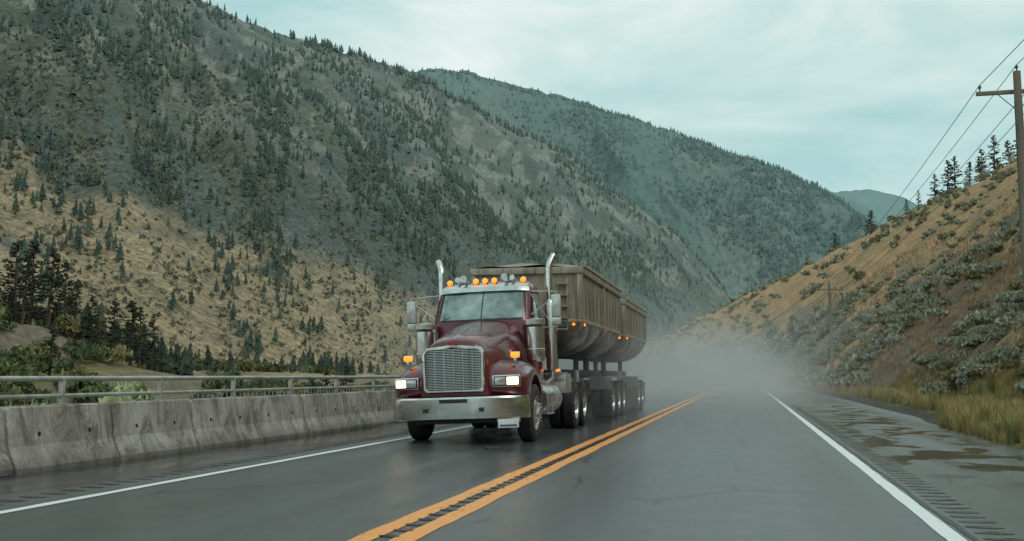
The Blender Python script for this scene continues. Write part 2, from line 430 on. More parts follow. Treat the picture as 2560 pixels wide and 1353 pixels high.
def t_pine(seed):
    r=np.random.default_rng(seed); V=[];F=[];tr=[]
    H=7
    ang=np.linspace(0,2*math.pi,7)[:6]
    bx=np.cumsum(r.normal(0,.008,H)); by=np.cumsum(r.normal(0,.008,H))
    for i in range(H):
        rad=.022*(1-i/(H-1))+.003
        for a in ang: V.append((bx[i]+rad*math.cos(a),by[i]+rad*math.sin(a),i/(H-1)))
    for i in range(H-1):
        for k in range(6):
            a=i*6+k;b=i*6+(k+1)%6; F+=[(a,b,b+6),(a,b+6,a+6)]
    nt=len(F)
    for i in range(75):
        z=.14+.84*(i/75)**.9
        if r.random()<.12: continue
        L=(.25*(1-z)**.75+.02)*(.55+.65*r.random()); a=r.random()*6.28+i*2.4
        base=np.array([np.interp(z,np.linspace(0,1,H),bx),np.interp(z,np.linspace(0,1,H),by),z])
        dr=np.array([math.cos(a),math.sin(a),.12-.3*(1-z)*r.random()])
        tip=base+dr*L; k=len(V); w=np.array([-math.sin(a),math.cos(a),0])*.004
        V+=[base-w,base+w,tip,base+np.array([0,0,.008])]; F+=[(k,k+1,k+2),(k,k+2,k+3)]
        tr+= [len(F)-2,len(F)-1]
        for c in range(6):
            cc=base+dr*L*(.3+.72*c/5)+r.normal(0,.008,3)
            for q in range(7):
                v=r.normal(size=3); v/=np.linalg.norm(v); v[2]=v[2]*.6+.25; u=np.cross(v,r.normal(size=3)); u/=np.linalg.norm(u)
                s=.03*(.6+.7*r.random())*(.7+.5*(1-z)); k=len(V)
                V+=[cc-u*s*.35,cc+u*s*.35,cc+v*s]; F.append((k,k+1,k+2))
    mi=np.ones(len(F),int); mi[:nt]=0; mi[tr]=0
    return np.array(V),np.array(F),mi
def scatter(name,temps,P,s,mat,sz=None,seed=1):
    r=np.random.default_rng(seed); P=np.asarray(P); N=len(P); s=np.asarray(s)*np.ones(N)
    sz=s if sz is None else sz
    which=r.integers(len(temps),size=N); rot=r.random(N)*6.283; rn=r.random(N)
    VV=[];FF=[];AA=[];o=0
    for ti,(V,F) in enumerate(temps):
        I=np.where(which==ti)[0]
        if len(I)==0: continue
        c=np.cos(rot[I])[:,None]; q=np.sin(rot[I])[:,None]
        x=(V[None,:,0]*c-V[None,:,1]*q)*s[I][:,None]+P[I,0][:,None]
        y=(V[None,:,0]*q+V[None,:,1]*c)*s[I][:,None]+P[I,1][:,None]
        z=V[None,:,2]*sz[I][:,None]+P[I,2][:,None]
        W=np.stack([x,y,z],-1).reshape(-1,3); n=len(V)
        FF.append((F[None]+(np.arange(len(I))*n)[:,None,None]).reshape(-1,3)+o); VV.append(W); AA.append(np.repeat(rn[I],n)); o+=len(W)
    me=np_mesh(name,np.concatenate(VV),np.concatenate(FF),mat,False,attrs={'rnd':np.concatenate(AA)})
    return add(name,me)
def foliage(name,ca,cb,cc=None,rough=.8,nsc=3,air=False):
    t=NT(name); a=t.new('ShaderNodeAttribute',attribute_name='rnd').outputs['Fac']
    c=t.mix(a,ca,cb)
    if cc: c=t.mix(t.ramp(a,.72,.9),c,cc)
    n=t.noise(t.pos(),nsc,2,.7); c=t.mix(1.,c,t.mix(t.ramp(n,.3,.7),(.6,.6,.6),(1.35,1.35,1.35)),'MULTIPLY')
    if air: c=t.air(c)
    t.set('Base Color',c); t.set('Roughness',rough); t.set('Specular IOR Level',.2); return t.m
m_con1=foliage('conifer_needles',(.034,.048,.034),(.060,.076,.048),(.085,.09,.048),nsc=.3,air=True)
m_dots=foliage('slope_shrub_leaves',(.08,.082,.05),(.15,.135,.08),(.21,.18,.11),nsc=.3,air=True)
m_sage=foliage('sagebrush_leaves',(.27,.28,.20),(.38,.39,.29),(.22,.205,.105),nsc=2.5)
m_bush=foliage('shrub_leaves',(.08,.11,.055),(.16,.18,.08),(.24,.22,.10),nsc=.6)
m_grass=foliage('dry_grass',(.44,.33,.16),(.32,.28,.11),(.17,.19,.06),nsc=1.5)
m_grass2=foliage('dry_hill_grass',(.44,.31,.18),(.31,.225,.135),(.26,.22,.12),nsc=1.5)
m_pale=foliage('rabbitbrush_leaves',(.32,.37,.19),(.40,.45,.25),nsc=4)

# ------------------------------------------------------------------ mountains
def pol(az,r): return r*np.sin(np.radians(az)),r*np.cos(np.radians(az))
def mountain(name,azr,foot,ridge,nc,nr,prof_e,amp,diag,gs,colorf,mat,back=.12,rb=5):
    az=np.linspace(azr[0],azr[1],nc)
    f=np.array(foot); g=np.array(ridge)
    fR=np.interp(az,f[:,0],f[:,1]); fZ=np.interp(az,f[:,0],f[:,2])
    gR=np.interp(az,g[:,0],g[:,1]); gZ=np.interp(az,g[:,0],g[:,2])*gR
    gZ=gZ+rb*2*(fbm(az*1.6,az*0,5,51)-.5)*sst(0,80,gZ)
    t=np.concatenate([np.linspace(0,1,nr),[1+back*.5,1+back,1+back*2]])
    T,A=np.meshgrid(t,az,indexing='ij')
    tt=np.clip(T,0,1)
    Rr=lerp(fR[None],gR[None],T)
    Zz=fZ[None]+(gZ-fZ)[None]*tt**prof_e
    sm=np.radians(A)*gR.mean()
    w=50*(fbm(sm/200,T*3,3,61)-.5)
    g1=ridged((sm+diag*T+w)/gs,T*1.2,5,62); g2=fbm(sm/25,T*22,4,63); g3=ridged((sm+diag*1.4*T+w*1.5)/(gs*.33),T*4,4,64)
    env=(.12*np.clip(tt*6,0,1)+.88*sst(.15,.55,tt))*np.clip((1-tt)*5,0,1)*sst(0,150,gZ)[None]
    Zz=Zz+env*amp*((g1-.5)*2+(g3-.5)*.8)+np.clip(tt*5,0,1)*amp*.16*(g2-.5)*sst(0,120,gZ)[None]
    Zz=np.where(T>1,gZ[None]-(T-1)*gR[None]*.35,Zz)
    Xx,Yy=pol(A,Rr)
    c,gr=colorf(A,T,Xx,Yy,Zz,g1,g3,sm)
    me=np_mesh(name,np.stack([Xx,Yy,Zz],-1).reshape(-1,3),grid_faces(*Xx.shape)[:, ::-1],mat,True,colors=c.reshape(-1,3))
    add(name,me)
    return A,T,Xx,Yy,Zz,g1,g3,gr,sm
def mtn_mat(name,s1,s2,bd):
    t=NT(name); p=t.pos(); c=t.new('ShaderNodeVertexColor',layer_name='Col').outputs[0]
    n1=t.noise(p,s1,6,.75,.3); n2=t.noise(p,s2,5,.8)
    c=t.mix(1.,c,t.mix(t.ramp(n1,.32,.68),(.68,.70,.69),(1.32,1.3,1.26)),'MULTIPLY')
    c=t.mix(1.,c,t.mix(t.ramp(n2,.40,.60),(.50,.52,.50),(1.5,1.46,1.4)),'MULTIPLY')
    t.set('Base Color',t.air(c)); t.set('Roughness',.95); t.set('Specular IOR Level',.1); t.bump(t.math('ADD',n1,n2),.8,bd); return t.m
def colA(A,T,X,Y,Z,g1,g3,sm):
    s=X.shape
    rock=C3((.19,.178,.155),s); dk=C3((.10,.107,.094),s); scr=C3((.115,.130,.128),s); gold=C3((.40,.30,.19),s); olive=C3((.15,.145,.09),s)
    n=fbm(X*.012,Z*.02+Y*.012,5,71); c=cm(rock,dk,sst(.42,.60,n))
    c=cm(c,olive,.6*sst(.5,.62,fbm(X*.010,Y*.010+Z*.01,4,72))*(T<.8))
    st=fbm((sm+420*T)/28,T*1.5,3,73); c=cm(c,scr,sst(.52,.60,st)*sst(.08,.2,T)*(1-sst(.7,.9,T))*.85)
    c=cm(c,C3((.36,.34,.30),s),sst(.58,.67,fbm(sm/18,T*30,4,74))*sst(.30,.6,T)*.7)
    tg=np.interp(A,[-75,-42,-32,-26,-20,-15,-9],[.31,.29,.27,.22,.17,.10,-.05])
    g=sst(-.03,.03,tg+.24*(fbm(X*.012,Y*.012,4,75)-.5)-T)
    gg=g*sst(.27,.42,fbm(X*.035,Y*.035,5,76))
    c=cm(c,gold,gg*.92)
    return c,g
Afoot=[(-75,220,-6),(-60,240,-6),(-45,265,-5),(-35,300,-4),(-27,360,-3),(-20,470,-3),(-13,700,-3),(-8,1000,-4),(-4,1400,-6),(-1,1700,-8),(1.5,1800,-10)]
Aridge=[(-75,1200,.46),(-55,1200,.46),(-45,1220,.44),(-38,1260,.42),(-33,1290,.388),(-31.1,1300,.369),(-28.5,1325,.350),(-26.2,1350,.3395),(-22,1430,.324),(-18.8,1500,.308),(-15.3,1590,.274),(-12.9,1650,.250),(-9.9,1700,.226),(-8,1750,.196),(-6,1790,.170),(-3.5,1850,.137),(-1.3,1900,.092),(0.2,1950,.045),(1.5,2000,.0)]
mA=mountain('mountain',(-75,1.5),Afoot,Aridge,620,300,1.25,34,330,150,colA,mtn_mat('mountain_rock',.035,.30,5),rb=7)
def colB(A,T,X,Y,Z,g1,g3,sm):
    s=X.shape
    c=cm(C3((.055,.070,.052),s),C3((.12,.125,.085),s),sst(.45,.62,fbm(sm/160,T*7,5,81)))
    c=cm(c,C3((.18,.165,.13),s),sst(.55,.66,fbm((sm+300*T)/90,T*5,4,83))*(1-sst(.35,.6,T)))
    return c,T*0
Br=[(-32,3700,.33),(-25,3700,.325),(-18.8,3700,.311),(-17.2,3700,.313),(-15.5,3700,.3105),(-12.9,3700,.297),(-10.3,3700,.286),(-5.7,3650,.257),(-2.25,3600,.234),(1.06,3550,.211),(4.3,3500,.182),(6.3,3450,.1565),(8.5,3400,.12),(12,3350,.05),(15,3300,0)]
Bf=[(-32,2200,-10),(15,2300,-10)]
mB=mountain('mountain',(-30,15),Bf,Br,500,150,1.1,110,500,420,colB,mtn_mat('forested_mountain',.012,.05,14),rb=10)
Cr=[(-5,7500,.15),(2,7500,.17),(4.6,7500,.176),(7,7500,.1775),(8.6,7500,.167),(10,7500,.15),(14,7500,.09),(20,7500,.02)]
def colC(A,T,X,Y,Z,g1,g3,sm): return C3((.05,.07,.06),X.shape),T*0
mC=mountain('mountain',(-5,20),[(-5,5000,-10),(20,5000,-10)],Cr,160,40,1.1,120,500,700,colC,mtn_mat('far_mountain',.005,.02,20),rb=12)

def pick(mt,N,densf,seed,tmax=1.0,azmin=-52):
    A,T,Xx,Yy,Zz,g1,g3,gr,sm=mt; r=np.random.default_rng(seed); nr,nc=A.shape
    i=r.random(N)*(nr-5)*tmax; j=r.random(N)*(nc-2); i0=i.astype(int); j0=j.astype(int); fi=i-i0; fj=j-j0
    def s(Q): return (Q[i0,j0]*(1-fj)+Q[i0,j0+1]*fj)*(1-fi)+(Q[i0+1,j0]*(1-fj)+Q[i0+1,j0+1]*fj)*fi
    a,t,x,y,z,g,gd,smm=s(A),s(T),s(Xx),s(Yy),s(Zz),s(g1),s(gr),s(sm)
    ok=(a>azmin)&(r.random(N)<densf(a,t,g,gd,smm))
    return np.stack([x,y,z],-1)[ok],t[ok],gd[ok]
cons=[t_conifer(i,5,4,.17) for i in range(6)]; cons2=[t_conifer(20+i,3,3,.24) for i in range(4)]
def dA(a,t,g,gd,s):
    n=fbm(s/70,t*8,4,91)
    d=sst(.52,.70,n)*.6+.05
    belt=fbm((s+330*t)/45,t*4,3,92)
    d=np.maximum(d,sst(.60,.72,belt)*.7)
    d=d*lerp(1,.55,gd)*(.3+.7*np.clip(.15+t*1.5,0,1))*(1-.5*sst(.4,.8,t))
    return np.clip(d,0,1)
P,t_,gd=pick(mA,50000,dA,5)
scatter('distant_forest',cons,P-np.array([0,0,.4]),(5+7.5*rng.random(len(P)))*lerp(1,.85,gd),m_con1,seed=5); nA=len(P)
# low scrub speckling the slopes
P,t_,gd=pick(mA,60000,lambda a,t,g,gd,s:(.06+.34*sst(.45,.65,fbm(s/40,t*18,3,94)))*lerp(1,.8,gd),31,tmax=.55)
scatter('slope_scrub',[t_bush(200+i,5,.45,.7) for i in range(5)],P-np.array([0,0,.1]),(.8+1.3*rng.random(len(P)))*(1+t_*1.6),m_dots,seed=32)
# ridge-line trees
P,t_,gd=pick(mA,30000,lambda a,t,g,gd,s:((t>.965)&(t<1.0))*sst(.4,.6,fbm(s/30,t*0,3,95))*.9,6)
if len(P): scatter('distant_forest',cons,P-np.array([0,0,.5]),8+7*rng.random(len(P)),m_con1,seed=6)
P,t_,gd=pick(mB,44000,lambda a,t,g,gd,s:(.12+.85*sst(.44,.62,fbm(s/150,t*7,4,97)))*.7+(t>.97)*.5,7,azmin=-22)
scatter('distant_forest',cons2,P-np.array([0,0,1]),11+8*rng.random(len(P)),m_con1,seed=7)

# trees + bushes on the valley terrace
def inpts(N,seed,azr,rr,f):
    r=np.random.default_rng(seed); a=np.radians(r.uniform(*azr,N)); q=r.uniform(*rr,N); x=q*np.sin(a); y=q*np.cos(a)
    dl=(-9.25-shift(y))-x; ok=f(x,y,dl,r.random(N)); x=x[ok];y=y[ok]; return np.stack([x,y,height(x,y)],-1)
P=inpts(1500,11,(-50,-8),(110,420),lambda x,y,d,r:(d>84)&(r<sst(.50,.64,fbm(x*.025,y*.025,4,98))))
scatter('terrace_forest',[t_conifer(40+i,8,6,.19) for i in range(5)],P,4+5*rng.random(len(P)),m_con1,seed=8)
P=inpts(3600,12,(-52,-6),(60,330),lambda x,y,d,r:(d>24)&(r<sst(.46,.62,fbm(x*.04,y*.04,4,99))*.65))
scatter('valley_shrubs',[t_bush(60+i,260,.11,.8) for i in range(4)],P,1.5+2.6*rng.random(len(P)),m_bush,seed=9)
P=inpts(260,13,(-60,-12),(11,80),lambda x,y,d,r:(d>6)&(d<60))
scatter('valley_shrubs',[t_bush(70+i,900,.055,.8) for i in range(4)],P,1.5+2.5*rng.random(len(P)),m_bush,seed=10)

# individual pines
def pine_mesh(seed):
    V,F,mi=t_pine(seed); me=np_mesh('pine_%d'%seed,V,F,m_bark,False,attrs={'rnd':np.random.default_rng(seed).random(len(V))})
    me.materials.append(m_con1); me.polygons.foreach_set('material_index',mi.astype(np.int32)); return me
m_bark=M('pine_bark',(.09,.06,.045),(.05,.04,.035),9,.9)
pines=[pine_mesh(100+i) for i in range(5)]
def pine(x,y,h,k,dz=-.3):
    o=add('pine_tree',pines[k%5]); o.location=(x,y,float(height(x,y))+dz); o.scale=(h*random.uniform(.9,1.15),)*2+(h,); o.rotation_euler=(0,0,random.random()*6)
for i,(x,y,h) in enumerate([(35.5,298,9.5),(26.8,309,7.5),(44.3,246,8),(46.6,245.5,10),(48.4,245,10.5),(51.2,244,8),(54,243.5,9),(56.8,243,11),(59.5,242,9),(62.2,242,13),(65,240,11),(40.2,262,4.5),(42,255,5),(52.5,238,7),(60.8,236,8)]):
    pine(x,y,h,i)
for i,(az,r,h) in enumerate([(-40.6,168,11),(-39.8,160,13),(-39.1,165,14),(-38.2,158,12),(-37.4,163,11.5),(-36.9,170,10),(-36.0,160,9),(-35.0,150,9),(-34.1,155,10),(-33.6,150,9),(-41.5,172,13),(-42.5,160,12),(-33,152,8.5),(-39.4,150,10),
    (-24.5,135,7),(-23.8,138,8),(-23.3,132,6.5),(-22.6,140,9),(-38,130,7),(-41,120,6)]):
    x,y=pol(az,r); pine(float(x),float(y),h,i)

# sagebrush on the hillside
def hillpts(N,seed,yr,dr,f):
    r=np.random.default_rng(seed); y=yr[0]+(yr[1]-yr[0])*r.random(N)**1.0; dd=r.uniform(*dr,N); x=7.2-shift(y)+dd
    ok=f(x,y,dd,r.random(N)); x=x[ok];y=y[ok]; return np.stack([x,y,height(x,y)-.04],-1)
def sf(x,y,d,r):
    band=np.abs(d-(14.5-(y-98)*.22))<3
    return (r<(.09+.75*sst(.47,.62,fbm(x*.16,y*.09,3,15)))*lerp(1,.18,sst(8,18,d))*np.where(band&(y>40)&(y<140),.08,1))
P=hillpts(950,14,(14,60),(.3,26),sf); scatter('sagebrush',[t_bush(i,1000,.068,.62) for i in range(5)],P,.5+1.0*rng.random(len(P))**1.4,m_sage,seed=11)
P=hillpts(4200,15,(60,170),(0,50),sf); scatter('sagebrush',[t_bush(i,260,.13,.62) for i in range(5)],P,.5+1.0*rng.random(len(P)),m_sage,seed=12)
P=hillpts(8000,16,(170,540),(0,70),sf); scatter('sagebrush',[t_bush(i,60,.28,.62) for i in range(4)],P,.9+1.3*rng.random(len(P)),m_sage,seed=13)
# roadside grass
def vergepts(N,seed,yr,xr,pw=1.0,thr=.0):
    r=np.random.default_rng(seed); y=yr[0]+(yr[1]-yr[0])*r.random(N)**pw; x=r.uniform(*xr,N)-shift(y)
    e=(x+shift(y))-(4.42+1.6*sst(25,31,y)); ok=(e>0)&(r.random(N)<.3+sst(.35,.55,fbm(x*.8,y*.5,2,17)))
    x=x[ok];y=y[ok]; return np.stack([x,y,height(x,y)-.02],-1)
gt=[t_grass(i) for i in range(6)]
P=vergepts(12000,18,(7,60),(4.4,8.6),1.3); scatter('roadside_grass',gt,P,.2+.38*rng.random(len(P))**1.5,m_grass,seed=14)
P=vergepts(9000,19,(50,200),(5,30),1.2); scatter('hillside_grass',gt,P,.25+.3*rng.random(len(P)),m_grass2,seed=15)
P=vergepts(6000,21,(12,70),(8.6,32),1.2); scatter('hillside_grass',gt,P,.15+.22*rng.random(len(P)),m_grass2,seed=16)
# pale rabbitbrush behind the barrier
for i,(x,y,s,sz) in enumerate([(-9.9,12.3,.85,.86),(-9.8,14.4,1.0,1.08)]):
    V,F=t_bush(80+i,900,.06,.8); me=np_mesh('rabbitbrush',V*np.array([s,s,sz*1.25]),F,m_pale,False,attrs={'rnd':np.random.default_rng(i).random(len(V))})
    o=add('rabbitbrush',me); o.location=(x,y,.0)

# ------------------------------------------------------------------ utility poles
m_wood=M('pole_wood',(.24,.20,.155),(.13,.11,.085),3,.85,0,.3,sc=(1,1,.1))
m_wire=M('wire',(.04,.045,.045),None,3,.5)
m_ins=M('insulator',(.05,.06,.07),None,3,.2)
poles=[(9.6,-30,9.6),(8.65,33.8,9.3),(7.75,96.5,9.4),(-6.5,228,9.4),(-38,330,9.4)]
att=[]
for i,(x,y,h) in enumerate(poles):
    zb=float(height(x,y)); e=empty('utility_pole',(x,y,zb))
    if i==1: h=10.85-zb
    tube('pole',[(0,0,-.5),(0,0,h*.5),(0,0,h)],[.17,.145,.115],m_wood,e,12)
    box('crossarm',(0,.16,h-.62),(2.4,.10,.13),m_wood,e,.01)
    tube('brace_l',[(-.6,.1,h-.66),(0,.13,h-1.25)],.015,m_ins,e,6); tube('brace_r',[(.6,.1,h-.66),(0,.13,h-1.25)],.015,m_ins,e,6)
    a=[]
    for k,(ix,iz) in enumerate(((-1.08,h-.50),(.55,h-.50),(1.1,h-.5),(0,h+.05))):
        yy_=.16 if ix else 0
        tube('insulator_%d'%k,[(ix,yy_,iz-.05),(ix,yy_,iz+.05),(ix,yy_,iz+.07),(ix,yy_,iz+.13),(ix,yy_,iz+.16)],[.02,.025,.06,.05,.02],m_ins,e,10)
        a.append(Vector((x+ix,y+yy_,zb+iz+.16)))
    if i==1:
        tube('ground_wire',[(-.13,-.05,0),(-.125,-.05,h*.9)],.012,m_ins,e,6)
    att.append(a)
w=empty('power_lines')
for i in range(len(att)-1):
    for k in range(4):
        p,q=att[i][k],att[i+1][k]; L_=(q-p).length; pts=[]
        for j in range(25):
            t=j/24; v=p.lerp(q,t); v.z-=4*t*(1-t)*L_*.012; pts.append(v)
        tube('wire_%d_%d'%(i,k),pts,.012 if i<2 else .02,m_wire,w,5)
mp=empty('marker_post',(9.0,88,float(height(9.0,88))))
box('stake',(0,0,.7),(.10,.06,1.6),M('orange_stake',(.75,.22,.04),None,3,.6),mp,.01,rot=(0,R(-14),0))

# ------------------------------------------------------------------ wheels
def wheel(parent,x,y,r=.52,w=.28,side=1,dual=False,steer=False,tag=''):
    def tyre(xc):
        h=w/2; p=[(-h+.01,.58*r),(-h,.64*r),(-h-.012,.8*r),(-h+.005,.93*r),(-h+.03,.985*r)]
        xs=np.linspace(-h+.035,h-.035,5)
        for i,a in enumerate(xs):
            p+=[(a,r),(a+.018,r)] if i<4 else [(a,r)]
            if i<4: p+=[(a+.02,r-.012),(a+.03,r-.012),(a+.032,r)]
        p+=[(h-.03,.985*r),(h-.005,.93*r),(h+.012,.8*r),(h,.64*r),(h-.01,.58*r)]
        lathe_x('tyre'+tag,p,m_rubber,parent,(xc,y,r),40)
    tyre(x)
    if dual: tyre(x-side*(w+.05))
    s=side; h=w/2
    if steer: pr=[(h-.005,.60*r),(h-.01,.57*r),(h-.05,.54*r),(h-.03,.42*r),(h+.0,.36*r),(h+.01,.24*r),(h+.06,.22*r),(h+.08,.12*r),(h+.085,0)]
    else: pr=[(h-.005,.60*r),(h-.01,.57*r),(h-.06,.55*r),(h-.13,.50*r),(h-.15,.36*r),(h-.14,.26*r),(h-.02,.24*r),(h-.0,.16*r),(h+.0,0)]
    lathe_x('rim'+tag,[(s*a,b) for a,b in pr],m_alu,parent,(x,y,r),36)
    for k in range(10):
        a=k*math.pi/5; rad=.30*r if not steer else .31*r; xb=(h-.145 if not steer else h+.0)
        tube('lug'+tag,[(x+s*xb,y+rad*math.cos(a),r+rad*math.sin(a)),(x+s*(xb+.035),y+rad*math.cos(a),r+rad*math.sin(a)),(x+s*(xb+(.08 if steer else .04)),y+rad*math.cos(a),r+rad*math.sin(a))],[.02,.018,.004],m_chrome,parent,6)

# ------------------------------------------------------------------ tractor
truck=empty('semi_truck',(-4.90,16.62,0),rot=(0,0,R(1.0)))
body=empty('body',(0,0,0),truck,rot=(0,R(-2.0),0))
B=body
# bumper
plan=[(-1.23,.62),(-1.21,.40),(-1.12,.25),(-.95,.14),(-.66,.02),(-.3,0),(.3,0),(.66,.02),(.95,.14),(1.12,.25),(1.21,.40),(1.23,.62)]
secs=[]
for z,o_ in((.43,.06),(.45,.015),(.60,.0),(.79,.0),(.82,.02),(.825,.05)):
    ring=[(x*(1-o_*.1),y+o_,z) for x,y in plan]+[(x*.95,y+.09,z) for x,y in plan[::-1]]; secs.append(ring)
loft('bumper',secs,m_chrome,B,autos=30)
box('bumper_slot',(0,-.004,.755),(.50,.02,.065),m_black,B,.004)
box('tow_hole_l',(-.5,-.002,.60),(.09,.02,.07),m_black,B,.004); box('tow_hole_r',(.5,.0,.60),(.09,.02,.07),m_black,B,.004)
box('license_plate',(.93,.16,.35),(.36,.012,.15),m_plate,B,.003,rot=(0,0,R(18))); box('plate_band',(.93,.152,.315),(.3,.008,.03),m_blue,B,.001,rot=(0,0,R(18)))
box('plate_bracket',(.93,.19,.41),(.40,.02,.08),m_alu,B,.003,rot=(0,0,R(18)))
box('undertray',(0,.6,.42),(1.5,.7,.12),m_black,B,.02)
# hood
def se(w,zb,zt,n=4.5,N=28,y=0,cr=0):
    P=[]
    for i in range(N+1):
        a=math.pi*i/N; c,s_=math.cos(a),math.sin(a)
        x=w*math.copysign(abs(c)**(2/n),c); z=zb+(zt-zb)*abs(s_)**(2/n)
        z+=cr*math.exp(-(x/.16)**2)
        P.append((x*(1-.16*(z-zb)/(zt-zb)),y,z))
    return P
hs=[(.13,.60,.84,1.76,5,.0),(.17,.63,.84,1.80,5,.02),(.35,.66,.86,1.86,4.6,.03),(.7,.72,.9,1.93,4.4,.03),(1.2,.80,.95,2.03,4.2,.035),(1.7,.88,1.0,2.14,4.2,.03),(2.1,.96,1.0,2.24,4.5,.02),(2.32,.98,1.0,2.28,5,.0)]
loft('hood',[se(w,zb,zt,n,28,y,cr) for y,w,zb,zt,n,cr in hs],m_red,B,autos=50)
tube('hood_ridge',[(0,.16,1.815),(0,.5,1.925),(0,1.2,2.07)],[.008,.012,.008],m_chrome,B,6)
# grille
gp=[(-.50,.90),(.50,.90),(.545,.95),(.56,1.60),(.50,1.68),(.12,1.715),(0,1.735),(-.12,1.715),(-.50,1.68),(-.56,1.60),(-.545,.95)]
def shr(p,k): return [((x)*(1-k/.55),1.3+(z-1.3)*(1-k/.42)) for x,z in p]
gi=shr(gp,.055); n=len(gp)
V=[(x,.075,z) for x,z in gp]+[(x,.045,z) for x,z in shr(gp,.015)]+[(x,.045,z) for x,z in shr(gp,.045)]+[(x,.10,z) for x,z in gi]+[(x,.16,z) for x,z in gp]
F=[]
for a,b in((0,1),(1,2),(2,3),(4,0)):
    for k in range(n): F.append((a*n+k,a*n+(k+1)%n,b*n+(k+1)%n,b*n+k))
pymesh('grille_frame',V,F,m_chrome,B)
pymesh('grille_back',[(x,.125,z) for x,z in gp],[tuple(range(n))],m_black,B)
for i in range(25):
    z=.965+i*.0285; hw=np.interp(z,[.93,1.0,1.58,1.68],[.46,.495,.505,.42]); box('grille_bar_%d'%i,(0,.085,z),(2*hw,.03,.012),m_chrome,B,.003)
for x in(-.34,-.17,0,.17,.34): box('grille_post',(x,.095,1.30),(.010,.03,.70),m_alu,B,.002)
pymesh('hood_badge',[(-.085,.052,1.77),(.085,.052,1.77),(.05,.05,1.70),(0,.048,1.675),(-.05,.05,1.70),(-.085,.09,1.77),(.085,.09,1.77),(.05,.09,1.70),(0,.09,1.675),(-.05,.09,1.70)],[(0,1,2,3,4),(0,5,6,1),(1,6,7,2),(2,7,8,3),(3,8,9,4),(4,9,5,0)],M('badge_red',(.25,.02,.02),None,3,.3),B)
# fenders
AX=1.42
def fprof(k):
    # k 0 inner .. 1 outer
    yf=.20+.05*k+.24*k**3; top=1.47-.05*k-.14*k**4
    outer=[(yf+.06,.84),(yf,.92),(yf+.0,1.10),(yf+.09,1.24+ (top-1.47)*.3),(yf+.30,top-.10),(yf+.62,top-.015),(1.30,top),(1.60,top-.04),(1.86,top-.16),(2.02,top-.34),(2.10,.98),(2.12,.84)]
    arch=[]
    for a in np.linspace(R(25),R(155),13): arch.append((AX+.62*math.cos(a),.52+.66*math.sin(a)))
    arch=[(2.02,.84)]+arch+[(max(yf+.14,.80),.84)]
    return outer+arch
for s in(-1,1):
    secs=[]
    for x,k in((.50,0),(.7,.1),(.9,.35),(1.03,.6),(1.12,.82),(1.18,.95),(1.195,1.0)):
        secs.append([(s*x,y,z) for y,z in fprof(k)])
    loft('fender_%s'%('l' if s>0 else 'r'),secs,m_red,B,autos=45)
    # headlight assembly
    h=empty('headlight',(s*.905,.225,1.075),B,rot=(0,0,R(14)*s))
    box('bezel',(0,.05,0),(.50,.12,.215),m_chrome,h,.03)
    box('housing',(0,-.008,0),(.45,.02,.165),m_black,h,.01)
    box('lamp_inner',(-s*.11,-.018,0),(.19,.02,.13),m_lens,h,.012)
    box('lamp_outer',(s*.105,-.018,0),(.20,.022,.13),m_head,h,.012)
    # fender turn signal
    box('signal_base',(s*.99,.62,1.44),(.06,.08,.09),m_chrome,B,.02)
    box('turn_signal',(s*.99,.60,1.53),(.15,.10,.095),m_amber,B,.035)
    box('signal_rim',(s*.99,.655,1.53),(.17,.03,.115),m_chrome,B,.02)
    tube('side_marker',[(s*(.79),1.10,1.60),(s*.83,1.10,1.60)],[.045,.03],m_amber_off,B,12)
# cab
zs=[.95,1.6,2.18,2.30,2.88,2.97,3.05,3.09]
yF=[2.25,2.22,2.14,2.20,2.52,2.58,2.74,3.0]; yB=[3.62,3.65,3.66,3.66,3.62,3.60,3.50,3.3]; HW=[.98,1.0,1.0,1.0,.94,.92,.84,.6]
NN=7
def cs(z): return np.interp(z,zs,yF),np.interp(z,zs,yB),np.interp(z,zs,HW)
def ring(z,N=48):
    a0,b0,hw=cs(z); yc=(a0+b0)/2; hy=(b0-a0)/2; P=[]
    for i in range(N):
        a=2*math.pi*i/N; c,s_=math.cos(a),math.sin(a)
        P.append((hw*math.copysign(abs(c)**(2/NN),c),yc+hy*math.copysign(abs(s_)**(2/NN),s_),z))
    return P
loft('cab',[ring(z) for z in zs],m_red,B,autos=50)
def fpatch(name,x0,x1,z0,z1,off,mat,nx=14,nz=6,curve=0):
    V=[];F=[]
    for i in range(nz+1):
        z=z0+(z1-z0)*i/nz; a0,b0,hw=cs(z); yc=(a0+b0)/2; hy=(b0-a0)/2
        for j in range(nx+1):
            x=(x0+(x1-x0)*j/nx)*hw; y=yc-hy*(1-min(.999,abs(x/hw))**NN)**(1/NN)-off
            V.append((x,y,z+curve*(x*x)))
    for i in range(nz):
        for j in range(nx): a=i*(nx+1)+j; F.append((a,a+1,a+nx+2,a+nx+1))
    return pymesh(name,V,F,mat,B,smooth=True)
def spatch(name,s,y0,y1,z0,z1,off,mat):
    V=[];F=[];nx=8;nz=4
    for i in range(nz+1):
        z=z0+(z1-z0)*i/nz; a0,b0,hw=cs(z); yc=(a0+b0)/2; hy=(b0-a0)/2
        for j in range(nx+1):
            yy=y0+(y1-y0)*j/nx+ (a0-2.2)*(1-j/nx); q=min(.999,abs((yy-yc)/hy)); V.append((s*(hw*(1-q**NN)**(1/NN)+off),yy,z))
    for i in range(nz):
        for j in range(nx): a=i*(nx+1)+j; F.append((a,a+1,a+nx+2,a+nx+1))
    return pymesh(name,V,F,mat,B,smooth=True)
fpatch('windshield_gasket',-.90,.90,2.26,2.90,.006,m_black); fpatch('windshield_l',.012,.84,2.295,2.875,.012,m_glass); fpatch('windshield_r',-.84,-.012,2.295,2.875,.012,m_glass)
